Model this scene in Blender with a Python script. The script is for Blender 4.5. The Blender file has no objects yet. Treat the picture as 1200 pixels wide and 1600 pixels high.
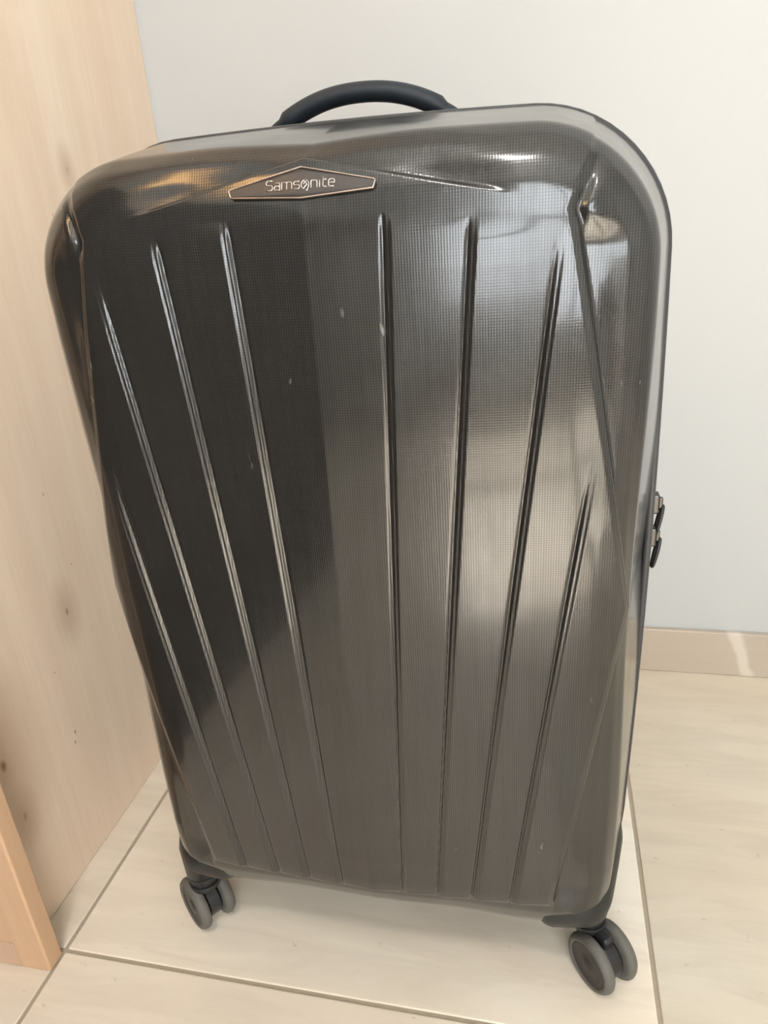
import bpy, bmesh, math, random
import numpy as np
from mathutils import Vector, Matrix

random.seed(4)
SC = bpy.context.scene
COL = SC.collection

# ------------------------------------------------------------------ camera
CAM_H = 0.7025
cam_d = bpy.data.cameras.new('camera')
cam_d.sensor_width = 36.0
cam_d.sensor_fit = 'AUTO'
cam_d.lens = 1120.0 / 1600.0 * 36.0
cam_d.clip_start = 0.02
cam = bpy.data.objects.new('camera', cam_d)
COL.objects.link(cam)
_r = Vector((0.97594252, 0.20752145, -0.06686584))
_u = Vector((-0.02173764, 0.39777029, 0.91722749))
_b = Vector((0.21694162, -0.89370781, 0.39271197))
cam.matrix_world = Matrix(((_r.x, _u.x, _b.x, 0), (_r.y, _u.y, _b.y, 0),
                           (_r.z, _u.z, _b.z, CAM_H), (0, 0, 0, 1)))
SC.camera = cam

# ------------------------------------------------------------------ world, lights, exposure
SC.view_settings.view_transform = 'Standard'
SC.view_settings.look = 'None'
SC.view_settings.gamma = 1.0
SC.view_settings.use_curve_mapping = False
SC.view_settings.exposure = 0.57
wd = bpy.data.worlds.new('world')
SC.world = wd
wd.use_nodes = True
wd.node_tree.nodes['Background'].inputs[0].default_value = (0.85, 0.93, 1.0, 1)
wd.node_tree.nodes['Background'].inputs[1].default_value = 1.0

ROOM_R, ROOM_B, ROOM_L, ROOM_T = 1.75, -1.5, -0.60, 2.5
WALL_Y = 1.009


def area(name, loc, target, sx, sy, power, color):
    d = bpy.data.lights.new(name, 'AREA')
    d.shape = 'RECTANGLE'
    d.size, d.size_y = sx, sy
    d.energy = power
    d.color = color
    o = bpy.data.objects.new(name, d)
    COL.objects.link(o)
    o.location = loc
    o.rotation_euler = (Vector(target) - Vector(loc)).to_track_quat('-Z', 'Y').to_euler()
    return o


# daylight and sunlight added through an unseen, made-up window behind the photographer
ADDED_WIN_X, ADDED_WIN_Z, WIN_W, WIN_H = 0.66, 1.25, 1.28, 1.84
area('added_window_light', (ADDED_WIN_X, ROOM_B - 0.05, ADDED_WIN_Z), (ADDED_WIN_X, 0, ADDED_WIN_Z), WIN_W, WIN_H, 40, (0.93, 0.97, 1.0))
added_sun_d = bpy.data.lights.new('added_sun', 'SUN')
added_sun_d.energy = 22.0
added_sun_d.angle = 0.02
added_sun_d.color = (1.0, 0.99, 0.97)
added_sun = bpy.data.objects.new('added_sun', added_sun_d)
COL.objects.link(added_sun)
added_sun.rotation_euler = Vector((-0.06, 1.30, -2.05)).to_track_quat('-Z', 'Y').to_euler()
# added lamps out of view, placed for brightness and reflections
ADDED_LAMP = (0.02, -0.62, ROOM_T - 0.06)
ADDED_SCONCE = (ROOM_L, -0.02, 1.34)


# ------------------------------------------------------------------ helpers
def new_mat(name):
    m = bpy.data.materials.new(name)
    m.use_nodes = True
    nt = m.node_tree
    b = nt.nodes['Principled BSDF']
    return m, nt, b


def plain(name, col, rough=0.5, spec=0.5, metal=0.0, var=0.06, scale=60.0, bump=0.0):
    """principled material with a faint noise variation of its colour"""
    m, nt, b = new_mat(name)
    tc = nt.nodes.new('ShaderNodeTexCoord')
    no = nt.nodes.new('ShaderNodeTexNoise')
    no.inputs['Scale'].default_value = scale
    no.inputs['Detail'].default_value = 4
    nt.links.new(tc.outputs['Object'], no.inputs['Vector'])
    mx = nt.nodes.new('ShaderNodeMix')
    mx.data_type = 'RGBA'
    lo = [c * (1 - var) for c in col] + [1]
    hi = [min(1, c * (1 + var)) for c in col] + [1]
    mx.inputs[6].default_value = lo
    mx.inputs[7].default_value = hi
    nt.links.new(no.outputs[0], mx.inputs[0])
    nt.links.new(mx.outputs[2], b.inputs['Base Color'])
    b.inputs['Roughness'].default_value = rough
    b.inputs['Specular IOR Level'].default_value = spec
    b.inputs['Metallic'].default_value = metal
    if bump:
        bp = nt.nodes.new('ShaderNodeBump')
        bp.inputs['Strength'].default_value = bump
        bp.inputs['Distance'].default_value = 0.001
        nt.links.new(no.outputs[0], bp.inputs['Height'])
        nt.links.new(bp.outputs[0], b.inputs['Normal'])
    return m


class NB:
    """small node builder"""

    def __init__(self, nt):
        self.nt = nt
        self.x = 0

    def add(self, t, **kw):
        n = self.nt.nodes.new(t)
        for k, v in kw.items():
            setattr(n, k, v)
        return n

    def link(self, a, b):
        self.nt.links.new(a, b)

    def setin(self, sock, v):
        if isinstance(v, bpy.types.NodeSocket):
            self.link(v, sock)
        else:
            sock.default_value = v

    def math(self, op, a, b=0.0, c=0.0, clamp=False):
        n = self.add('ShaderNodeMath', operation=op, use_clamp=clamp)
        self.setin(n.inputs[0], a)
        self.setin(n.inputs[1], b)
        self.setin(n.inputs[2], c)
        return n.outputs[0]

    def mapping(self, vec, scale=(1, 1, 1), loc=(0, 0, 0), rot=(0, 0, 0)):
        n = self.add('ShaderNodeMapping')
        self.link(vec, n.inputs[0])
        n.inputs['Location'].default_value = loc
        n.inputs['Rotation'].default_value = rot
        n.inputs['Scale'].default_value = scale
        return n.outputs[0]

    def noise(self, vec, scale=5, detail=4, rough=0.55, dist=0.0):
        n = self.add('ShaderNodeTexNoise')
        self.link(vec, n.inputs['Vector'])
        n.inputs['Scale'].default_value = scale
        n.inputs['Detail'].default_value = detail
        n.inputs['Roughness'].default_value = rough
        n.inputs['Distortion'].default_value = dist
        return n.outputs[0]

    def ramp(self, fac, stops):
        n = self.add('ShaderNodeValToRGB')
        self.link(fac, n.inputs[0])
        e = n.color_ramp.elements
        while len(e) < len(stops):
            e.new(0.5)
        for k, (p, c) in enumerate(stops):
            e[k].position = p
            e[k].color = (c[0], c[1], c[2], 1) if not isinstance(c, (int, float)) else (c, c, c, 1)
        return n.outputs[0]

    def mix(self, fac, a, b, mode='MIX'):
        n = self.add('ShaderNodeMix', data_type='RGBA', blend_type=mode)
        self.setin(n.inputs[0], fac)
        self.setin(n.inputs[6], a if isinstance(a, bpy.types.NodeSocket) else (*a, 1))
        self.setin(n.inputs[7], b if isinstance(b, bpy.types.NodeSocket) else (*b, 1))
        return n.outputs[2]

    def bump(self, h, strength=0.3, dist=0.001):
        n = self.add('ShaderNodeBump')
        n.inputs['Strength'].default_value = strength
        n.inputs['Distance'].default_value = dist
        self.link(h, n.inputs['Height'])
        return n.outputs[0]


def mesh_obj(name, verts, faces, mat, parent=None, smooth=False):
    me = bpy.data.meshes.new(name)
    me.from_pydata([tuple(v) for v in verts], [], faces)
    me.update()
    if mat:
        me.materials.append(mat)
    if smooth:
        me.polygons.foreach_set('use_smooth', [True] * len(me.polygons))
    o = bpy.data.objects.new(name, me)
    COL.objects.link(o)
    if parent:
        o.parent = parent
    return o


def bm_obj(name, bm, mat, parent=None, smooth=False):
    me = bpy.data.meshes.new(name)
    bm.to_mesh(me)
    bm.free()
    if mat:
        me.materials.append(mat)
    if smooth:
        me.polygons.foreach_set('use_smooth', [True] * len(me.polygons))
    o = bpy.data.objects.new(name, me)
    COL.objects.link(o)
    if parent:
        o.parent = parent
    return o


def box_bm(bm, x0, x1, y0, y1, z0, z1, bevel=0.0, seg=2):
    r = bmesh.ops.create_cube(bm, size=1.0)
    vs = r['verts']
    for v in vs:
        v.co = Vector(((x0 + x1) / 2 + v.co.x * (x1 - x0), (y0 + y1) / 2 + v.co.y * (y1 - y0),
                       (z0 + z1) / 2 + v.co.z * (z1 - z0)))
    if bevel:
        es = list({e for v in vs for e in v.link_edges})
        bmesh.ops.bevel(bm, geom=es, offset=bevel, segments=seg, profile=0.5, affect='EDGES')


def box(name, x0, x1, y0, y1, z0, z1, mat, parent=None, bevel=0.0, seg=2):
    bm = bmesh.new()
    box_bm(bm, x0, x1, y0, y1, z0, z1, bevel, seg)
    return bm_obj(name, bm, mat, parent)


def structure(o):
    o['kind'] = 'structure'
    return o


def tube_mesh(pts, rad, n=8, closed=False, flat=(1.0, 1.0), up=(0, 0, 1)):
    """verts, faces of a tube along pts; rad number or list"""
    pts = [Vector(p) for p in pts]
    N = len(pts)
    rs = rad if isinstance(rad, (list, tuple, np.ndarray)) else [rad] * N
    V, F = [], []
    upv = Vector(up)
    for i, p in enumerate(pts):
        a = pts[(i - 1) % N] if (closed or i > 0) else p
        b = pts[(i + 1) % N] if (closed or i < N - 1) else p
        t = (b - a).normalized()
        s = t.cross(upv)
        if s.length < 1e-5:
            s = t.cross(Vector((1, 0, 0)))
        s.normalize()
        w = s.cross(t).normalized()
        for k in range(n):
            th = 2 * math.pi * k / n
            V.append(p + s * (math.cos(th) * rs[i] * flat[0]) + w * (math.sin(th) * rs[i] * flat[1]))
    M = N if closed else N - 1
    for i in range(M):
        j = (i + 1) % N
        for k in range(n):
            l = (k + 1) % n
            F.append((i * n + k, i * n + l, j * n + l, j * n + k))
    if not closed:
        F.append(tuple(range(n - 1, -1, -1)))
        F.append(tuple((N - 1) * n + k for k in range(n)))
    return V, F


# ------------------------------------------------------------------ materials
def make_wall_mat():
    m, nt, b = new_mat('painted_plaster')
    g = NB(nt)
    tc = g.add('ShaderNodeTexCoord')
    n1 = g.noise(tc.outputs['Object'], 220, 3)
    n2 = g.noise(tc.outputs['Object'], 2.0, 2)
    c = g.mix(n2, (0.520, 0.524, 0.514), (0.535, 0.538, 0.527))
    g.link(c, b.inputs['Base Color'])
    b.inputs['Roughness'].default_value = 0.75
    g.link(g.bump(n1, 0.05, 0.0006), b.inputs['Normal'])
    return m


def make_wood_mat(name, tint_a, tint_b, tint_c, axis='z', knots=(), lam=False):
    m, nt, b = new_mat(name)
    g = NB(nt)
    tc = g.add('ShaderNodeTexCoord')
    v = tc.outputs['Object']
    k = {'z': (1, 1, 0.10), 'x': (0.1, 1, 1)}[axis]
    warp = g.noise(g.mapping(v, k), 3.0, 3, 0.5)
    vv = g.add('ShaderNodeVectorMath', operation='ADD')
    g.link(g.mapping(v, k), vv.inputs[0])
    sc = g.add('ShaderNodeVectorMath', operation='SCALE')
    cmb = g.add('ShaderNodeCombineXYZ')
    g.link(warp, cmb.inputs[0]); g.link(warp, cmb.inputs[1])
    g.link(cmb.outputs[0], sc.inputs[0])
    sc.inputs['Scale'].default_value = 0.16
    g.link(sc.outputs[0], vv.inputs[1])
    broad = g.noise(vv.outputs[0], 7.0, 3, 0.5)
    kf = {'z': (1, 1, 0.025), 'x': (0.025, 1, 1)}[axis]
    fine = g.noise(g.mapping(v, kf), 260, 3, 0.6)
    med = g.noise(g.mapping(v, k), 38, 4, 0.6, 0.4)
    c = g.ramp(broad, [(0.28, tint_a), (0.5, tint_b), (0.72, tint_c)])
    c = g.mix(g.ramp(med, [(0.35, 0.0), (0.75, 0.30)]), c, (tint_a[0] * .86, tint_a[1] * .80, tint_a[2] * .74))
    c = g.mix(g.ramp(fine, [(0.45, 0.0), (0.75, 0.15)]), c, (tint_a[0] * .78, tint_a[1] * .70, tint_a[2] * .62))
    for (ky, kz, r, s, halo) in knots:
        # dark knot: distance in the plane of the panel, stretched along the grain
        mp = g.mapping(v, (0, 1, 0.55), (0, -ky, -kz * 0.55))
        ln = g.add('ShaderNodeVectorMath', operation='LENGTH')
        g.link(mp, ln.inputs[0])
        wob = g.math('MULTIPLY_ADD', med, r * 0.9, ln.outputs['Value'])
        core = g.ramp(g.math('DIVIDE', wob, r * 2.2), [(0.25, 1.0), (0.55, 0.0)])
        c = g.mix(g.math('MULTIPLY', core, s), c, (0.13, 0.075, 0.035))
        if halo:
            hl = g.ramp(g.math('DIVIDE', wob, halo), [(0.1, 1.0), (1.0, 0.0)])
            c = g.mix(g.math('MULTIPLY', hl, 0.5), c, (tint_a[0] * .55, tint_a[1] * .46, tint_a[2] * .38))
    g.link(c, b.inputs['Base Color'])
    b.inputs['Roughness'].default_value = 0.55
    b.inputs['Specular IOR Level'].default_value = 0.3
    g.link(g.bump(fine, 0.08, 0.0006), b.inputs['Normal'])
    return m


def make_tile_mat(name, skirting=False):
    m, nt, b = new_mat(name)
    g = NB(nt)
    geo = g.add('ShaderNodeNewGeometry')
    v = geo.outputs['Position']
    oi = g.add('ShaderNodeObjectInfo')
    off = g.add('ShaderNodeVectorMath', operation='ADD')
    cmb = g.add('ShaderNodeCombineXYZ')
    g.link(g.math('MULTIPLY', oi.outputs['Random'], 7.0), cmb.inputs[2])
    g.link(v, off.inputs[0]); g.link(cmb.outputs[0], off.inputs[1])
    v = off.outputs[0]
    broad = g.noise(g.mapping(v, (0.45, 1, 1)), 5.5, 5, 0.55, 0.5)
    streak = g.noise(g.mapping(v, (0.16, 1, 1), rot=(0, 0, 0.06)), 26, 5, 0.6, 0.7)
    speck = g.noise(g.mapping(v, (0.5, 1, 1)), 120, 2, 0.5)
    c = g.ramp(broad, [(0.30, (0.81, 0.695, 0.56)), (0.5, (0.86, 0.765, 0.63)), (0.70, (0.88, 0.81, 0.69))])
    c = g.mix(g.ramp(streak, [(0.42, 0.0), (0.58, 0.22), (0.74, 0.0)]), c, (0.55, 0.46, 0.36))
    c = g.mix(g.ramp(speck, [(0.72, 0.0), (0.80, 0.5)]), c, (0.40, 0.34, 0.27))
    tnt = g.add('ShaderNodeMix', data_type='RGBA', blend_type='MULTIPLY')
    tnt.inputs[0].default_value = 1.0
    g.link(c, tnt.inputs[6]); g.link(oi.outputs['Color'], tnt.inputs[7])
    c = tnt.outputs[2]
    if skirting:
        c = g.mix(0.80, c, (0.42, 0.345, 0.27))
        # pale slanted strip crossing the skirting tile
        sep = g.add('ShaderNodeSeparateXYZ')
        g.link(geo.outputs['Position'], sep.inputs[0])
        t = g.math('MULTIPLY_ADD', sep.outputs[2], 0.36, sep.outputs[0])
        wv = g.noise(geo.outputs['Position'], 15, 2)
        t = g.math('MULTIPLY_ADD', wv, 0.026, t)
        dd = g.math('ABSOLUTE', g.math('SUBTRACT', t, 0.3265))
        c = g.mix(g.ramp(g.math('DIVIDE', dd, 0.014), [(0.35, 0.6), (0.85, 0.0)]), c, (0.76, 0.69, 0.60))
    g.link(c, b.inputs['Base Color'])
    b.inputs['Roughness'].default_value = 0.42
    b.inputs['Specular IOR Level'].default_value = 0.4
    g.link(g.bump(streak, 0.12, 0.0006), b.inputs['Normal'])
    return m


def make_shell_mat():
    """glossy dark shell with a woven cloth showing in it"""
    m, nt, b = new_mat('woven_glossy_shell')
    g = NB(nt)
    tc = g.add('ShaderNodeTexCoord')
    v = tc.outputs['Object']
    sep = g.add('ShaderNodeSeparateXYZ')
    g.link(v, sep.inputs[0])
    per = 0.0017
    nx = g.noise(g.mapping(v, (1, 1, 0.06)), 210, 3, 0.6)     # streaks along the upright threads
    nz = g.noise(g.mapping(v, (0.05, 1, 1)), 210, 3, 0.6)     # streaks along the level threads
    px = g.math('MULTIPLY_ADD', nx, 1.6, g.math('MULTIPLY', sep.outputs[0], 2 * math.pi / per))
    pz = g.math('MULTIPLY_ADD', nz, 1.6, g.math('MULTIPLY', sep.outputs[2], 2 * math.pi / per))
    sx = g.math('SINE', px)
    sz = g.math('SINE', pz)
    wv = g.math('MULTIPLY', g.math('MULTIPLY_ADD', sx, 0.5, 0.5), g.math('MULTIPLY_ADD', sz, 0.35, 0.65))
    patch = g.noise(v, 9, 3)
    thr = g.math('MULTIPLY', wv, g.math('MULTIPLY_ADD', nx, 1.2, 0.1))
    thr = g.math('MULTIPLY', thr, g.math('MULTIPLY_ADD', patch, 1.0, 0.35))
    c = g.mix(thr, (0.012, 0.011, 0.010), (0.050, 0.048, 0.045))
    g.link(g.math('MULTIPLY_ADD', thr, 0.9, 0.55, clamp=True), b.inputs['Specular IOR Level'])
    band = g.ramp(nz, [(0.35, 0.0), (0.7, 0.35)])
    c = g.mix(band, c, (0.012, 0.011, 0.010))
    # small pale scuffs and nicks from use
    sc1 = g.noise(g.mapping(v, (1, 1, 0.3), rot=(0, 0.5, 0)), 150, 2, 0.5)
    sc2 = g.noise(v, 14, 2)
    nick = g.math('MULTIPLY', g.ramp(sc1, [(0.70, 0.0), (0.76, 1.0)]), g.ramp(sc2, [(0.55, 0.0), (0.68, 0.8)]))
    c = g.mix(nick, c, (0.22, 0.21, 0.19))
    g.link(c, b.inputs['Base Color'])
    rg = g.noise(v, 26, 4)
    g.link(g.ramp(rg, [(0.3, 0.16), (0.75, 0.25)]), b.inputs['Roughness'])
    b.inputs['IOR'].default_value = 1.5
    b.inputs['Coat Weight'].default_value = 0.35
    b.inputs['Coat Roughness'].default_value = 0.08
    hgt = g.math('ADD', g.math('MULTIPLY', wv, 0.6), g.math('MULTIPLY', nx, 0.5))
    g.link(g.bump(hgt, 0.10, 0.0004), b.inputs['Normal'])
    return m


M_WALL = make_wall_mat()
KN = [(0.862, 0.434, 0.0042, 0.85, 0.03), (0.658, 0.301, 0.006, 0.95, 0.075), (0.665, 0.199, 0.005, 0.5, 0.028),
      (0.806, 0.238, 0.003, 0.9, 0.0), (0.800, 0.222, 0.0022, 0.8, 0.0), (1.122, 1.085, 0.003, 0.35, 0.02),
      (1.06, 1.02, 0.003, 0.3, 0.0), (0.90, 0.50, 0.002, 0.7, 0.0), (0.88, 0.63, 0.0024, 0.5, 0.0), (0.80, 0.36, 0.002, 0.7, 0.0)]
KN = [(a * CAM_H, z * CAM_H, r, s, h) for a, z, r, s, h in KN]
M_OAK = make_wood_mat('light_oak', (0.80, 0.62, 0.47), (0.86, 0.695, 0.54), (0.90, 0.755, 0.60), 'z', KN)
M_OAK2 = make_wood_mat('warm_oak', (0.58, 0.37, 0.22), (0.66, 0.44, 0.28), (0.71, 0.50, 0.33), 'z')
M_OAK3 = make_wood_mat('pinkish_oak', (0.56, 0.37, 0.26), (0.62, 0.43, 0.31), (0.66, 0.48, 0.35), 'z')
M_TILE = make_tile_mat('travertine_tile')
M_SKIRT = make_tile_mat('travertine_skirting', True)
M_GROUT = plain('grout', (0.42, 0.35, 0.265), 0.9, 0.1, var=0.12, scale=150)
M_CEIL = plain('ceiling_paint', (0.84, 0.84, 0.82), 0.85, 0.1, var=0.02, scale=40)
M_ADDED_WALNUT = plain('added_dark_walnut', (0.035, 0.024, 0.017), 0.5, 0.3, var=0.4, scale=14)
M_WHITE = plain('added_white_lacquer', (0.80, 0.80, 0.78), 0.35, 0.5, var=0.03)
M_STEEL = plain('brushed_steel', (0.55, 0.55, 0.55), 0.3, 0.5, 1.0)
M_SHELL = make_shell_mat()
M_RIM = plain('dark_rim_plastic', (0.035, 0.036, 0.038), 0.38, 0.5, var=0.15)
M_TAPE = plain('zip_tape_fabric', (0.018, 0.018, 0.019), 0.85, 0.25, var=0.3, scale=500, bump=0.3)
M_BLACK = plain('black_plastic', (0.016, 0.016, 0.017), 0.42, 0.5, var=0.2)
M_GUARD = plain('guard_plastic', (0.017, 0.018, 0.017), 0.40, 0.4, var=0.15, scale=200, bump=0.06)
M_RUBBER = plain('handle_rubber', (0.017, 0.022, 0.028), 0.55, 0.4, var=0.2, scale=120, bump=0.05)
M_TYRE = plain('grey_tyre', (0.125, 0.118, 0.102), 0.62, 0.4, var=0.12, scale=90, bump=0.05)
M_HUB = plain('hub_plastic', (0.03, 0.027, 0.024), 0.45, 0.5, var=0.2)
M_CHROME = plain('dark_chrome', (0.07, 0.068, 0.066), 0.25, 0.5, 1.0)
M_BADGE = plain('badge_face', (0.060, 0.052, 0.048), 0.35, 0.5, 0.3, var=0.08)
M_COPPER = plain('badge_edge', (0.62, 0.50, 0.43), 0.3, 0.5, 1.0, var=0.05)
M_SILVER = plain('badge_lettering', (0.70, 0.66, 0.62), 0.3, 0.5, 1.0, var=0.05)

# ------------------------------------------------------------------ the room
T = 0.6
X0, Y0 = -0.4854, 0.4250            # a corner where four tiles meet
GR = 0.0042
floor = structure(box('floor', -1.3, ROOM_R + .1, ROOM_B - .1, WALL_Y, -0.06, -0.0012, M_GROUT))
tile_me = None
for i in range(-2, 5):
    for j in range(-5, 1):
        xa, ya = X0 + i * T, Y0 + j * T
        if xa + T < ROOM_L - 0.5 or xa > ROOM_R or ya + T < ROOM_B:
            continue
        if tile_me is None:
            t_o = box('tile', GR / 2, T - GR / 2, GR / 2, T - GR / 2, -0.010, 0.0, M_TILE, floor, 0.0012, 2)
            tile_me = t_o.data
        else:
            t_o = bpy.data.objects.new('tile', tile_me)
            COL.objects.link(t_o)
            t_o.parent = floor
        t_o.location = (xa, ya, 0)
        sh = {0: 1.0, 1: 0.80}.get(i, 0.95)          # tiles differ a little in shade
        t_o.color = (sh, sh * 0.985 if i == 1 else sh, sh * 0.95 if i == 1 else sh, 1)
        if j == 0:                      # the row cut at the back wall
            t_o.scale = (1, (WALL_Y - 0.0015 - ya) / (T - GR / 2), 1)

structure(box('wall_back', -1.3, ROOM_R + .1, WALL_Y, WALL_Y + 0.1, -0.06, ROOM_T, M_WALL))
structure(box('ceiling', -1.3, ROOM_R + .1, ROOM_B - .1, WALL_Y + .1, ROOM_T, ROOM_T + 0.1, M_CEIL))
structure(box('wall_right', ROOM_R, ROOM_R + 0.1, ROOM_B - .1, WALL_Y, -0.06, ROOM_T, M_WALL))
# wall behind the photographer with an added, unseen window opening for daylight
bm = bmesh.new()
wx0, wx1, wz0, wz1 = ADDED_WIN_X - WIN_W / 2, ADDED_WIN_X + WIN_W / 2, ADDED_WIN_Z - WIN_H / 2, ADDED_WIN_Z + WIN_H / 2
for a in ((-1.3, wx0, -0.06, ROOM_T), (wx1, ROOM_R + .1, -0.06, ROOM_T), (wx0, wx1, -0.06, wz0), (wx0, wx1, wz1, ROOM_T)):
    box_bm(bm, a[0], a[1], ROOM_B - 0.1, ROOM_B, a[2], a[3])
structure(bm_obj('wall_front', bm, M_WALL))
added_win = bpy.data.objects.new('added_window_1', None)
COL.objects.link(added_win)
added_win.location = (ADDED_WIN_X, ROOM_B, ADDED_WIN_Z)
structure(added_win)
fw = 0.06
for nm, a in (('stile', (-WIN_W / 2, -WIN_W / 2 + fw, -WIN_H / 2, WIN_H / 2)), ('stile', (WIN_W / 2 - fw, WIN_W / 2, -WIN_H / 2, WIN_H / 2)),
              ('sill_rail', (-WIN_W / 2, WIN_W / 2, -WIN_H / 2, -WIN_H / 2 + fw)), ('head_rail', (-WIN_W / 2, WIN_W / 2, WIN_H / 2 - fw, WIN_H / 2)),
              ('mullion', (-.06, .06, -WIN_H / 2, WIN_H / 2)), ('transom', (-WIN_W / 2, WIN_W / 2, -.25, -.13))):
    box(nm, a[0], a[1], -0.03, -0.004, a[2], a[3], M_WHITE, added_win)  # frame parts of the added window
# left wall of the passage beside the photographer; unseen dark panelling added to darken the shell's reflections
structure(box('wall_left', ROOM_L - 0.1, ROOM_L, ROOM_B - .1, 0.40, -0.06, ROOM_T, M_WALL))
added_wains = structure(box('added_trim_1', ROOM_L, ROOM_L + 0.02, ROOM_B, 0.40, 0.0, 1.08, M_ADDED_WALNUT, None, 0.003))
box('added_rail', ROOM_L, ROOM_L + 0.032, ROOM_B, 0.40, 1.0805, 1.11, M_ADDED_WALNUT, added_wains, 0.004)
for k in range(4):
    y0 = ROOM_B + 0.06 + k * 0.44
    box('added_panel', ROOM_L + 0.0201, ROOM_L + 0.026, y0, y0 + 0.38, 0.14, 1.0, M_ADDED_WALNUT, added_wains, 0.003)

# skirting
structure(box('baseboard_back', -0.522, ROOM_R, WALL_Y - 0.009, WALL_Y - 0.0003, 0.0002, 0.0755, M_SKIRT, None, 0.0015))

# ceiling lamp added out of view to brighten the room
lamp = bpy.data.objects.new('added_ceiling_lamp', None)
COL.objects.link(lamp)
lamp.location = ADDED_LAMP
lamp['label'] = 'round ceiling lamp added out of view to brighten the room'
lamp['category'] = 'lamp'
bm = bmesh.new()
bmesh.ops.create_cone(bm, cap_ends=True, segments=48, radius1=0.16, radius2=0.16, depth=0.03)
bmesh.ops.translate(bm, verts=bm.verts, vec=(0, 0, 0.045))
bm_obj('added_lamp_base', bm, M_WHITE, lamp)
m_em, nt, b = new_mat('added_lamp_glow')
b.inputs['Emission Color'].default_value = (1.0, 0.96, 0.91, 1)
b.inputs['Emission Strength'].default_value = 44.0
bm = bmesh.new()
bmesh.ops.create_uvsphere(bm, u_segments=32, v_segments=16, radius=0.15)
for v in bm.verts:
    v.co.z = v.co.z * 0.35 + 0.02 if v.co.z < 0 else 0.02 + v.co.z * 0.05
bm_obj('added_lamp_shade', bm, m_em, lamp, True)

# small wall lamp added out of view for a warm reflection on the shell
sc_o = bpy.data.objects.new('added_wall_lamp', None)
COL.objects.link(sc_o)
sc_o.location = ADDED_SCONCE
sc_o['label'] = 'small warm wall lamp added out of view for its reflection'
sc_o['category'] = 'lamp'
box('added_back_plate', 0.0002, 0.012, -0.04, 0.04, -0.06, 0.06, M_STEEL, sc_o, 0.003)
bm = bmesh.new()
r = bmesh.ops.create_cone(bm, cap_ends=True, segments=28, radius1=0.040, radius2=0.052, depth=0.14)
bmesh.ops.translate(bm, verts=r['verts'], vec=(0.066, 0, 0.02))
m_sc, nt, b = new_mat('added_wall_lamp_glow')
b.inputs['Emission Color'].default_value = (1.0, 0.55, 0.20, 1)
b.inputs['Emission Strength'].default_value = 9.0
bm_obj('added_lamp_shade', bm, m_sc, sc_o, True)

# ------------------------------------------------------------------ oak cabinet at the left
PX = -0.745 * CAM_H
cab = bpy.data.objects.new('oak_cabinet', None)
COL.objects.link(cab)
cab['label'] = 'light oak cabinet with a knotty side panel at the left edge'
cab['category'] = 'cabinet'
FB0, FB1, FBX = 0.401, 0.4213, -0.4856
box('side_panel', PX - 0.026, PX, FB1 + 0.0005, WALL_Y - 0.0005, 0.0005, 2.25, M_OAK, cab, 0.0008)
bm = bmesh.new()
box_bm(bm, -0.78, FBX, FB0, FB1, 0.0005, 2.25)
ed = [e for e in bm.edges if all(v.co.x > FBX - 1e-4 for v in e.verts) and abs(e.verts[0].co.z - e.verts[1].co.z) > 1]
bmesh.ops.bevel(bm, geom=ed, offset=0.0022, segments=3, profile=0.5, affect='EDGES')
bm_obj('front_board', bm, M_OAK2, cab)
# stave of another tone let into the foot of the board
box('stave', -0.70, -0.5195, FB0 - 0.0004, FB0 + 0.004, 0.0006, 0.036, M_OAK3, cab)
box('back_panel', -0.78, PX - 0.027, WALL_Y - 0.02, WALL_Y - 0.001, 0.0005, 2.25, M_OAK, cab)
box('top_panel', -0.78, FBX, FB0, WALL_Y - 0.001, 2.2505, 2.275, M_OAK, cab)

# ------------------------------------------------------------------ the suitcase
CX, CY = -0.206 * CAM_H, 0.63 * CAM_H
case = bpy.data.objects.new('suitcase', None)
COL.objects.link(case)
case.location = (CX, CY, 0)
case['label'] = 'large dark grey glossy hard-shell suitcase standing upright on four twin wheels'
case['category'] = 'suitcase'

RIMD = 0.119                       # depth of the front shell
HW, ZT, ZB, RC = 0.2232, 0.7530, 0.080, 0.090
prof = np.array([(0, 0), (.026, .0005), (.042, .0025), (.056, .0075), (.0660, .0150), (.0738, .0270), (.0802, .062), (.0853, .092), (.090, RIMD)])


def smooth_profile(p, n=600, sig=9):
    s = np.r_[0, np.cumsum(np.hypot(*np.diff(p, axis=0).T))]
    t = np.linspace(0, s[-1], n)
    q = np.stack([np.interp(t, s, p[:, 0]), np.interp(t, s, p[:, 1])], 1)
    k = np.exp(-0.5 * (np.arange(-3 * sig, 3 * sig + 1) / sig) ** 2); k /= k.sum()
    pad = 3 * sig
    out = []
    for c in range(2):
        e = np.r_[2 * q[0, c] - q[pad:0:-1, c], q[:, c], 2 * q[-1, c] - q[-2:-pad - 2:-1, c]]
        out.append(np.convolve(e, k, 'valid'))
    q = np.stack(out, 1)
    q[0] = p[0]; q[-1] = p[-1]
    s = np.r_[0, np.cumsum(np.hypot(*np.diff(q, axis=0).T))]
    return s / s[-1], q


PS, PQ = smooth_profile(prof)
rho_of = lambda m: np.interp(m, PS, PQ[:, 0])
del_of = lambda m: np.interp(m, PS, PQ[:, 1])
m_of_rho = lambda r: np.interp(r, PQ[:, 0], PS)
XCORE, ZC1, ZC0 = HW - RC, ZT - RC, ZB + RC
sst = lambda a, b, x: (lambda t: t * t * (3 - 2 * t))(np.clip((x - a) / (b - a), 0, 1))
TILT = math.tan(math.radians(2.0))
BOW = 0.006
BOWX = 0.0070
SQ = 0.80                          # how far the lower corners are squared off


def side_bow(z):
    return BOWX * np.clip(1 - ((z - 0.40) / 0.36) ** 2, 0, 1)


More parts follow.
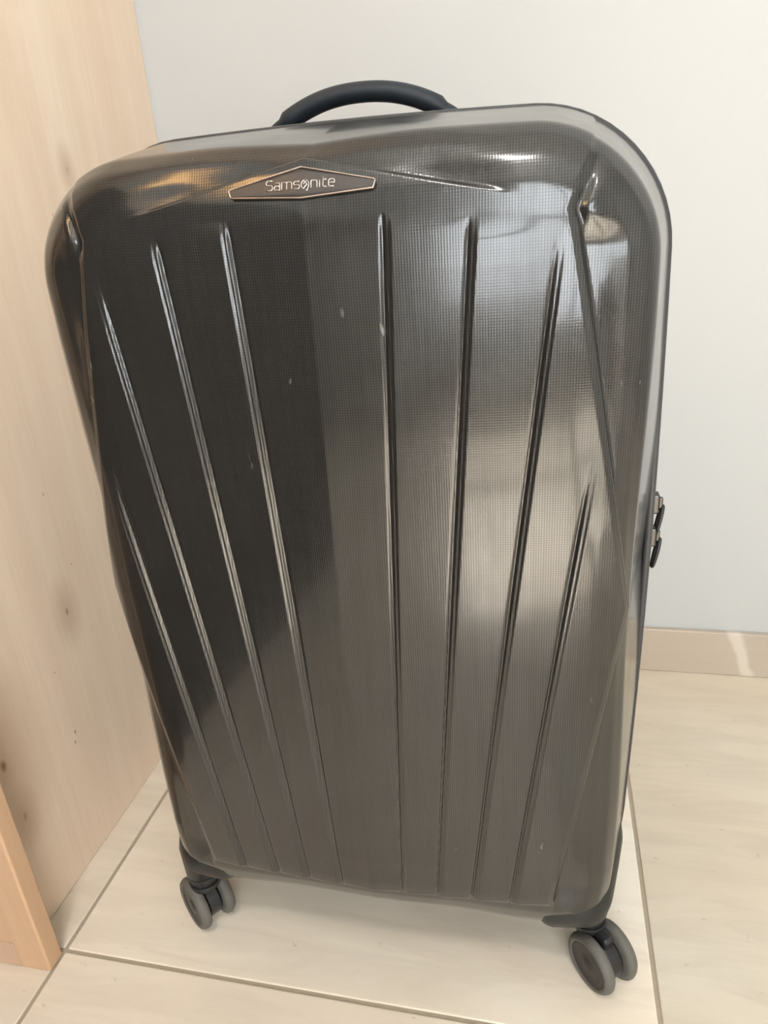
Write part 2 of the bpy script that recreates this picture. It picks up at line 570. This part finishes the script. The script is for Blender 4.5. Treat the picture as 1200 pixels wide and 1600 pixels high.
def depth_extra(x, z, d):
    """V of the front about its middle and the bend near the top"""
    k = np.clip(1 - d / RIMD, 0, 1)
    ax = np.sqrt(x * x + 0.0012 ** 2) - 0.0012
    zk = 0.7005 - 0.055 * np.abs(x)
    s = z - zk
    bend = 0.5 * (s + np.sqrt(s * s + 0.002 ** 2)) * 0.10
    return (ax * TILT + 0.10 * ax * ax) * k + bend * k


def surf(cx, cz, mu, mv):
    """core coordinates plus signed side parameters -> base surface point"""
    au, av = np.abs(mu), np.abs(mv)
    M = np.maximum(au, av)
    Ms = np.where(M > 0, M, 1)
    phi = np.where(au >= av, (math.pi / 4) * av / Ms, math.pi / 2 - (math.pi / 4) * au / Ms)
    r, d = rho_of(M), del_of(M)
    w = np.where(mv < 0, SQ, 0.0)
    dx = np.cos(phi) * (1 - w) + w * au / Ms
    dz = np.sin(phi) * (1 - w) + w * av / Ms
    x = cx + np.sign(mu) * r * dx * (au > 0)
    z = cz + np.sign(mv) * r * dz * (av > 0)
    x = x * (1 + side_bow(z) / HW)
    z = z - 0.011 * sst(0.06, 0.16, np.abs(x)) * np.clip(r / RC, 0, 1) * (mv < 0)
    z = z + BOW * (1 - (x / HW) ** 2) * sst(0.45, 0.76, z)
    return np.stack([x, d + depth_extra(x, z, d), z], -1)


def front_y(x, z):
    """depth of the undisplaced front at x, z"""
    x = np.asarray(x, float); z = np.asarray(z, float)
    zz = z - BOW * (1 - (x / HW) ** 2) * sst(0.45, 0.76, z)
    rx = np.maximum(np.abs(x) - XCORE, 0)
    rz = np.maximum(zz - ZC1, 0) + np.maximum(ZC0 - zz, 0)
    r = np.hypot(rx, rz)
    d = del_of(m_of_rho(r))
    return d + depth_extra(x, z, d)


RIBS = [((.0516, .6960), (.0306, .1345)), ((.1018, .6890), (.0625, .1345)),
        ((.1520, .6780), (.0931, .1345)), ((.1765, .5400), (.1264, .1345))]
EDGE_Z = [0.05, .110, .1465, .427, .694, .721, .80]
EDGE_X = [.154, .156, .1600, .206, .1577, .168, .190]


def displacement(x, z):
    ax = np.abs(x)
    D = np.zeros_like(x)
    xe = np.interp(z, EDGE_Z, EDGE_X)
    rx = [np.zeros_like(x)]
    amp = [np.ones_like(x) * 1.0]
    for k, ((xt, zt), (xb, zb)) in enumerate(RIBS):
        t = (z - zb) / (zt - zb)
        rx.append(xb + (xt - xb) * t)
        fade = 0.010 if k < 2 else 0.055
        amp.append(1 - sst(zt - fade, zt + 0.005, z))
    rx.append(xe)
    bot = sst(0.1315, 0.1355, z)
    topf = 1 - sst(0.66, 0.70, z)
    H = 0.0025
    for k in range(5):
        a, b_ = rx[k], rx[k + 1]
        w = np.maximum(b_ - a, 0.004)
        t = np.clip((ax - a) / w, 0, 1)
        rise = 0.5 * (sst(-0.0024, -0.0010, ax - a) + sst(0.0008, 0.0022, ax - a)) if k else np.ones_like(x)
        ins = rise * (1 - t) * (ax < b_ + 1e-9)
        hh = H if k else H * 0.8 * topf
        D += hh * amp[k] * ins * bot
        if k:                                   # narrow channel at the foot of each rib
            D -= 0.0013 * amp[k] * bot * np.exp(-((ax - a + 0.0030) / 0.0012) ** 2)
    # whole ribbed face stands slightly proud over its lower end
    D += 0.0008 * bot * (1 - sst(-0.004, 0.0, ax - xe))
    # outer facets sunk behind the edge of the face
    slope = np.interp(z, EDGE_Z[:-1], np.diff(EDGE_X) / np.diff(EDGE_Z))
    ds = (ax - xe) * 0.975
    sink = sst(0.0, 0.0048, ds) * (1 - sst(0.010, 0.046, ds))
    zf = (1 - sst(0.672, 0.697, z)) * sst(0.120, 0.152, z)
    D -= 0.0062 * sink * zf
    # short valley going on up to the corner
    val = np.exp(-((ds - 0.003) / 0.0035) ** 2) * sst(0.680, 0.694, z) * (1 - sst(0.700, 0.728, z))
    D -= 0.0030 * val
    # chevron over the badge
    zc = 0.7308 - 0.225 * ax
    s = z - zc
    ch = sst(0.0, 0.0034, s) * (1 - sst(0.006, 0.030, s)) * (1 - sst(0.075, 0.130, ax))
    D -= 0.0046 * ch
    return D


def side_params():
    return np.r_[np.linspace(0, PS[np.searchsorted(PQ[:, 0], .070)], 100)[1:],
                 np.linspace(PS[np.searchsorted(PQ[:, 0], .070)], 1, 50)[1:]]


def grid_surface(core_x, core_z, sm):
    cu = np.r_[np.full(len(sm), -XCORE), core_x, np.full(len(sm), XCORE)]
    mu = np.r_[-sm[::-1], np.zeros(len(core_x)), sm]
    cv = np.r_[np.full(len(sm), ZC0), core_z, np.full(len(sm), ZC1)]
    mv = np.r_[-sm[::-1], np.zeros(len(core_z)), sm]
    CU, CV = np.meshgrid(cu, cv)
    MU, MV = np.meshgrid(mu, mv)
    return surf(CU, CV, MU, MV)


def grid_normals(P):
    du = np.gradient(P, axis=1); dv = np.gradient(P, axis=0)
    n = np.cross(du, dv)
    ln = np.linalg.norm(n, axis=-1, keepdims=True)
    return n / np.maximum(ln, 1e-12)


def grid_mesh(name, P, mat, parent, flip=False):
    nv, nu = P.shape[:2]
    me = bpy.data.meshes.new(name)
    idx = np.arange(nv * nu).reshape(nv, nu)
    q = np.stack([idx[:-1, :-1], idx[:-1, 1:], idx[1:, 1:], idx[1:, :-1]], -1).reshape(-1, 4)
    if flip:
        q = q[:, ::-1]
    me.vertices.add(nv * nu)
    me.vertices.foreach_set('co', P.reshape(-1).astype(np.float32))
    me.loops.add(q.size)
    me.loops.foreach_set('vertex_index', q.reshape(-1).astype(np.int32))
    me.polygons.add(len(q))
    me.polygons.foreach_set('loop_start', np.arange(0, q.size, 4, dtype=np.int32))
    me.polygons.foreach_set('use_smooth', np.ones(len(q), bool))
    me.update(calc_edges=True)
    me.validate()
    me.materials.append(mat)
    o = bpy.data.objects.new(name, me)
    COL.objects.link(o)
    o.parent = parent
    return o


sm = side_params()
P = grid_surface(np.linspace(-XCORE, XCORE, 330), np.linspace(ZC0, ZC1, 360), sm)
N = grid_normals(P)
D = displacement(P[..., 0], P[..., 2])
front = grid_mesh('front_shell', P + N * D[..., None], M_SHELL, case)
front['label'] = 'glossy front half with fanned ribs and woven look'

# rear half: plain domed shell
sm2 = np.linspace(0, 1, 26)[1:]
PB = grid_surface(np.linspace(-XCORE, XCORE, 40), np.linspace(ZC0, ZC1, 50), sm2)
REAR = 0.285
PB2 = PB.copy()
PB2[..., 1] = REAR - (PB[..., 1] * 1.1)
grid_mesh('rear_shell', PB2, M_SHELL, case, True)


# closed rings that follow the rim
def rim_loop(off, n_arc=14, n_side=24):
    pts = []
    sides = [((XCORE, ZC1), 0), ((-XCORE, ZC1), 90), ((-XCORE, ZC0), 180), ((XCORE, ZC0), 270)]
    for k, ((x, z), a0) in enumerate(sides):
        for i in range(n_arc + 1):
            a = math.radians(a0 + 90 * i / n_arc)
            w = SQ if k >= 2 else 0.0
            # same angle law as the shell: square direction blended with the round one
            q = i / n_arc * 2
            su, sv = (1.0, q) if q <= 1 else (2 - q, 1.0)
            if k % 2:
                su, sv = sv, su
            dx = math.cos(a) * (1 - w) + w * math.copysign(su, round(math.cos(a), 6))
            dz = math.sin(a) * (1 - w) + w * math.copysign(sv, round(math.sin(a), 6))
            pts.append((x + (RC + off) * dx, z + (RC + off) * dz))
        (x2, z2), _ = sides[(k + 1) % 4]
        a = math.radians(a0 + 90)
        for i in range(1, n_side):
            t = i / n_side
            pts.append((x + (x2 - x) * t + (RC + off) * math.cos(a), z + (z2 - z) * t + (RC + off) * math.sin(a)))
    out = []
    for (x, z) in pts:
        bz = BOW * (1 - min(1, (x / HW) ** 2)) * float(sst(0.45, 0.76, np.array(z)))
        if z < ZC0:
            bz -= 0.011 * float(sst(0.06, 0.16, np.array(abs(x))))
        out.append((x * (1 + float(side_bow(np.array(z))) / HW), z + bz))
    return out


def ring(name, profile, mat, parent, smooth=True):
    loops = [rim_loop(o_) for o_, _ in profile]
    n = len(loops[0])
    V, F = [], []
    for lp, (_, y) in zip(loops, profile):
        V += [(x, y, z) for x, z in lp]
    K = len(profile)
    for k in range(K):
        k2 = (k + 1) % K
        for i in range(n):
            j = (i + 1) % n
            F.append((k * n + i, k * n + j, k2 * n + j, k2 * n + i))
    o = mesh_obj(name, V, F, mat, parent, smooth)
    bm = bmesh.new(); bm.from_mesh(o.data)
    bmesh.ops.recalc_face_normals(bm, faces=bm.faces)
    bm.to_mesh(o.data); bm.free()
    return o


ring('front_rim', [(-.004, .1165), (.0006, .1165), (.0014, .1178), (.0020, .1205), (.0014, .1235), (.0008, .1245), (-.004, .1245)], M_RIM, case)
ring('zip_tape', [(-.005, .1240), (.0004, .1245), (.0010, .1330), (.0010, .1400), (.0004, .1480), (-.005, .1485)], M_TAPE, case)
ring('rear_rim', [(-.004, .1475), (.0008, .1475), (.0014, .1485), (.0022, .1515), (.0016, .1550), (.0006, .1562), (-.004, .1562)], M_RIM, case)
# zip teeth, too small to pick apart: one part
lp = rim_loop(0.0010, 40, 150)
V, F = [], []
acc, last = 0.0, None
for (x, z) in lp:
    if last is not None and math.hypot(x - last[0], z - last[1]) < 0.0028:
        continue
    t = Vector((x - (last[0] if last else x - 1), 0, z - (last[1] if last else z))).normalized()
    last = (x, z)
    nn = Vector((t.z, 0, -t.x))
    c0 = Vector((x, 0.1365, z))
    base = len(V)
    for sy in (-1, 1):
        for sa in (-1, 1):
            for so in (-1, 1):
                V.append(c0 + Vector((0, 0.0028 * sy, 0)) + t * 0.0009 * sa + nn * 0.0012 * so)
    F += [tuple(base + q for q in f) for f in ((0, 1, 3, 2), (4, 6, 7, 5), (0, 4, 5, 1), (2, 3, 7, 6), (0, 2, 6, 4), (1, 5, 7, 3))]
zt = mesh_obj('zip_teeth', V, F, M_CHROME, case)
zt['kind'] = 'stuff'

# ---- corner guards over the lower corners
def corner_guard(sgn, rear=False):
    nu, nv = 44, 26
    # u: from the front face round to the rim at the side; v: from the bottom rim up
    cu, mu = [], []
    m0 = float(m_of_rho(0.150 - XCORE))
    cu = np.full(nu, XCORE)
    mu = np.linspace(m0, 1.0, nu)
    PP = np.zeros((nv, nu, 3))
    for i in range(nu):
        # height of the guard's upper edge (as a bottom-side parameter), lower toward the middle
        f = i / (nu - 1)
        r_top = 0.0480 - 0.010 * min(1, f * 2.0) - 0.006 * f
        m_top = float(m_of_rho(max(r_top, 0.001)))
        mv = np.linspace(1.0, m_top, nv)
        PP[:, i] = surf(np.full(nv, sgn * cu[i]), np.full(nv, ZC0), np.full(nv, sgn * mu[i]), -mv)
    Nn = grid_normals(PP) * sgn
    # lift, with a rounded lip along the upper edge and the inner end
    vv = np.linspace(0, 1, nv)[:, None] * np.ones((1, nu)); uu = np.linspace(0, 1, nu)[None, :] * np.ones((nv, 1))
    lift = 0.0042 * np.sqrt(np.clip((1 - vv) / 0.12, 0, 1)) * np.sqrt(np.clip(uu / 0.06, 0, 1))
    lift += 0.0012 * np.exp(-((vv - 0.86) / 0.07) ** 2) * np.clip(uu / 0.06, 0, 1)
    lift *= 1 - 0.85 * sst(0.80, 1.0, uu)
    Q = PP + Nn * (lift - 0.0006)[..., None]
    if rear:
        Q[..., 1] = REAR - Q[..., 1] * 1.1
    return grid_mesh('corner_guard', Q, M_GUARD, case, flip=(sgn < 0) != rear)


for s_ in (-1, 1):
    for rr in (False, True):
        corner_guard(s_, rr)


# ---- wheels
def lathe(profile, n=40):
    """profile of (radius, axial); axis along local x"""
    V, F = [], []
    for r, a in profile:
        for k in range(n):
            th = 2 * math.pi * k / n
            V.append((a, r * math.cos(th), r * math.sin(th)))
    for i in range(len(profile) - 1):
        for k in range(n):
            l = (k + 1) % n
            F.append((i * n + k, i * n + l, (i + 1) * n + l, (i + 1) * n + k))
    return V, F


WR = 0.0285
tv, tf = lathe([(.0212, .0030), (.0216, .0012), (.0236, .0004), (.0258, .0012), (.0276, .0036), (WR, .0064), (.0282, .0090), (.0266, .0112), (.0240, .0122), (.0185, .0124)])
hv, hf = lathe([(.0001, .0012), (.0052, .0012), (.0062, .0020), (.0066, .0024), (.0120, .0022), (.0185, .0024), (.0200, .0016), (.0210, .0016), (.0214, .0028), (.0210, .0118), (.0001, .0118)])
tyre_me = hub_me = None


def caster(loc, ang, trail):
    """twin-wheel caster; ang = heading of the axle, trail = swivel offset from the axle"""
    global tyre_me, hub_me
    c = bpy.data.objects.new('caster', None)
    # fork: swivel stem and the web between the wheels
    bm = bmesh.new()
    a = math.radians(ang)
    # local frame: x along axle, y = rolling direction
    r = bmesh.ops.create_cone(bm, cap_ends=True, segments=28, radius1=0.0140, radius2=0.0170, depth=0.014)
    bmesh.ops.translate(bm, verts=r['verts'], vec=(0, trail, 0.0640))
    r = bmesh.ops.create_cone(bm, cap_ends=True, segments=28, radius1=0.0165, radius2=0.0165, depth=0.006)
    bmesh.ops.translate(bm, verts=r['verts'], vec=(0, trail, 0.0560))
    r = bmesh.ops.create_cone(bm, cap_ends=True, segments=36, radius1=0.0205, radius2=0.0205, depth=0.0125)
    bmesh.ops.rotate(bm, verts=r['verts'], cent=(0, 0, 0), matrix=Matrix.Rotation(math.pi / 2, 3, 'Y'))
    bmesh.ops.translate(bm, verts=r['verts'], vec=(0, 0, WR))
    box_bm(bm, -0.0060, 0.0060, min(0, trail) - 0.008, max(0, trail) + 0.008, 0.026, 0.058, 0.003, 2)
    r = bmesh.ops.create_cone(bm, cap_ends=True, segments=16, radius1=0.0035, radius2=0.0035, depth=0.036)
    bmesh.ops.rotate(bm, verts=r['verts'], cent=(0, 0, 0), matrix=Matrix.Rotation(math.pi / 2, 3, 'Y'))
    bmesh.ops.translate(bm, verts=r['verts'], vec=(0, 0, WR))
    fork = bm_obj('caster', bm, M_BLACK, case)
    fork.location = (loc[0], loc[1], 0.0005)
    fork.rotation_euler = (0, 0, a)
    md = fork.modifiers.new('bevel', 'BEVEL'); md.width = 0.0008; md.segments = 2
    for s_ in (-1, 1):
        if tyre_me is None:
            w = mesh_obj('wheel', tv, tf, M_TYRE, fork, True); tyre_me = w.data
            h = mesh_obj('hub_cap', hv, hf, M_HUB, fork, True); hub_me = h.data
            for me in (tyre_me, hub_me):
                bm = bmesh.new(); bm.from_mesh(me)
                bmesh.ops.recalc_face_normals(bm, faces=bm.faces)
                bm.to_mesh(me); bm.free()
        else:
            w = bpy.data.objects.new('wheel', tyre_me); COL.objects.link(w); w.parent = fork
            h = bpy.data.objects.new('hub_cap', hub_me); COL.objects.link(h); h.parent = fork
        for o in (w, h):
            # outer face away from the fork
            o.location = (s_ * 0.0205, 0, WR)
            o.rotation_euler = (0, 0, 0 if s_ < 0 else math.pi)
    return fork


caster((0.0645 - CX, 0.4885 - CY), 40, 0.021)
caster((-0.3465 - CX, 0.4900 - CY), 53, -0.004)
caster((0.190, 0.232), 75, 0.012)
caster((-0.190, 0.232), 20, 0.012)
# swivel mounts reaching from the casters into the shell
for (x, y, ang, tr) in ((0.0645 - CX, 0.4885 - CY, 40, 0.021), (-0.3465 - CX, 0.4900 - CY, 53, -0.004), (0.190, 0.232, 75, 0.012), (-0.190, 0.232, 20, 0.012)):
    a = math.radians(ang)
    bm = bmesh.new()
    r = bmesh.ops.create_cone(bm, cap_ends=True, segments=32, radius1=0.0170, radius2=0.0180, depth=0.036)
    bmesh.ops.translate(bm, verts=r['verts'], vec=(x - math.sin(a) * tr, y + math.cos(a) * tr, 0.091))
    bm_obj('wheel_mount', bm, M_BLACK, case, True)

# ---- carry handle on the top
HY = 0.176
hp, hr = [], []
nH = 40
for i in range(nH + 1):
    t = -1 + 2 * i / nH
    x = 0.086 * t
    z = 0.7905 - 0.007 - 0.032 * abs(t) ** 2.2
    hp.append((x, HY, z))
    hr.append(0.0080 if abs(t) < 0.70 else 0.0080 - 0.0024 * min(1, (abs(t) - 0.70) / 0.05))
V, F = tube_mesh(hp, hr, 16, flat=(1.35, 0.92), up=(0, 0, 1))
mesh_obj('carry_handle', V, F, M_RUBBER, case, True)
bm = bmesh.new()
box_bm(bm, -0.112, 0.112, HY - 0.021, HY + 0.021, 0.725, 0.7570, 0.006, 3)
hb = bm_obj('handle_base', bm, M_BLACK, case)

HWM = HW + BOWX
# ---- zip sliders with their pull tabs on the right side
for zc, flip in ((0.462, 1), (0.432, -1)):
    bm = bmesh.new()
    box_bm(bm, HWM + 0.0008, HWM + 0.0075, 0.1310, 0.1420, zc - 0.0085, zc + 0.0085, 0.0016, 2)
    box_bm(bm, HWM + 0.0070, HWM + 0.0105, 0.1345, 0.1385, zc - 0.005, zc + 0.005, 0.001, 2)
    sl = bm_obj('zip_slider', bm, M_CHROME, case)
    pts = []
    L = 0.026
    for k in range(24):
        th = 2 * math.pi * k / 24
        pts.append((HWM + 0.0085 + 0.0022 * math.cos(th), 0.1365 + 0.0050 * math.sin(th), zc - 0.016 + 0.5 * L * math.cos(th)))
    V, F = tube_mesh(pts, 0.0017, 8, closed=True, up=(1, 0, 0))
    mesh_obj('pull_tab', V, F, M_BLACK, sl, True)

# ---- badge
def on_front(x, z, off):
    x = np.asarray(x, float); z = np.asarray(z, float)
    y = front_y(x, z) - displacement(np.atleast_1d(x).astype(float), np.atleast_1d(z).astype(float)).reshape(np.shape(x)) * 0
    return np.stack([x, y - off, z], -1)


BX = [-.0462, -.0445, 0.0, .0440, .0455]
BZU = [.7165, .7172, .7266, .7172, .7165]
BZL = [.7155, .7124, .7098, .7124, .7155]
nb = 80
xs = np.unique(np.r_[np.linspace(BX[0], BX[-1], nb), BX])
zu = np.interp(xs, BX, BZU); zl = np.interp(xs, BX, BZL)
rows = 7
G = np.zeros((rows, len(xs), 3))
for r_ in range(rows):
    G[r_] = on_front(xs, zl + (zu - zl) * r_ / (rows - 1), 0.0034)
badge = grid_mesh('badge', G, M_BADGE, case)
md = badge.modifiers.new('thick', 'SOLIDIFY'); md.thickness = 0.004; md.offset = -1
badge['label'] = 'flat diamond-shaped name badge with pale edge and silver lettering'
loop = [(x, z) for x, z in zip(xs, zu)] + [(x, z) for x, z in list(zip(xs, zl))[::-1][1:-1]]
lp3 = on_front([p[0] for p in loop], [p[1] for p in loop], 0.0036)
V, F = tube_mesh([tuple(p) for p in lp3], 0.00045, 6, closed=True, up=(0, 1, 0))
mesh_obj('badge_edge', V, F, M_COPPER, badge, True)

# lettering from strokes (unit: x-height = 1)
def arc(cx, cy, rx, ry, a0, a1, n=12):
    return [(cx + rx * math.cos(math.radians(a0 + (a1 - a0) * i / n)), cy + ry * math.sin(math.radians(a0 + (a1 - a0) * i / n))) for i in range(n + 1)]


def L_S(h):
    return [[(1.05, h)] + arc(0.30, h * .76, .30, h * .24, 90, 180, 6) + arc(0.30, h * .76, .30, h * .24, 180, 270, 6)[1:] + [(.80, h * .52)] + arc(.80, h * .26, .27, h * .26, 90, -90, 10)[1:] + [(0.0, 0)]]


LET = {
    'S': (1.10, L_S(1.35)), 's': (1.0, [[(x * .9, y) for x, y in L_S(1.0)[0]]]),
    'a': (1.05, [[(0.1, 1)] + [(0.65, 1)] + arc(.65, .72, .3, .28, 90, 0, 6) + [(.95, 0), (.35, 0)] + arc(.32, .28, .28, .28, 270, 90, 8) + [(.95, .56)]]),
    'm': (1.75, [[(0, 0), (0, 1), (.55, 1)] + arc(.55, .72, .28, .28, 90, 0, 6) + [(.83, 0)], [(.83, .7)] + [(.83, 1), (1.38, 1)] + arc(1.38, .72, .28, .28, 90, 0, 6) + [(1.66, 0)]]),
    'n': (1.05, [[(0, 0), (0, 1), (.65, 1)] + arc(.65, .70, .3, .3, 90, 0, 6) + [(.95, 0)]]),
    'i': (0.28, [[(.08, 0), (.08, 1)]]),
    't': (0.75, [[(.12, 1.35), (.12, .25)] + arc(.37, .25, .25, .25, 180, 270, 5) + [(.68, 0)], [(.12, 1), (.68, 1)]]),
    'e': (1.05, [[(.04, .52), (.95, .52), (.95, .70)] + arc(.65, .70, .3, .3, 0, 90, 5) + [(.32, 1)] + arc(.32, .66, .3, .34, 90, 180, 5) + [(.02, .3)] + arc(.32, .3, .3, .3, 180, 270, 5) + [(.88, 0)]]),
    'o': (1.35, [arc(.62, .5, .62, .62, 100, 250, 10) + [(.62, .28), (.95, .5), (.62, .95), (.35, .55)], [(.75, 1.12)] + arc(.62, .5, .62, .62, 70, -25, 8) + [(.95, -.35), (.72, -.25)]]),
}
word = 'Samsonite'
gap = 0.22
tw = sum(LET[c][0] for c in word) + gap * (len(word) - 1)
U = 0.0430 / tw
XH = 0.0039
cx_ = -0.0430 / 2
V, F = [], []
for ch in word:
    w_, strokes = LET[ch]
    for st in strokes:
        pts = [(cx_ + px * U, 0.7168 + py * XH - XH * 0.5) for px, py in st]
        dense = []
        for (a, b2) in zip(pts[:-1], pts[1:]):
            dense += [a, ((a[0] + b2[0]) / 2, (a[1] + b2[1]) / 2)]
        dense.append(pts[-1])
        p3 = on_front([p[0] for p in dense], [p[1] for p in dense], 0.0036)
        p3 = [tuple(p) for k, p in enumerate(p3) if k == 0 or np.linalg.norm(p - p3[k - 1]) > 1e-6]
        v_, f_ = tube_mesh(p3, 0.00034, 6, up=(0, 1, 0))
        b0 = len(V)
        V += v_
        F += [tuple(b0 + i for i in f) for f in f_]
    cx_ += (w_ + gap) * U
mesh_obj('badge_lettering', V, F, M_SILVER, badge, True)
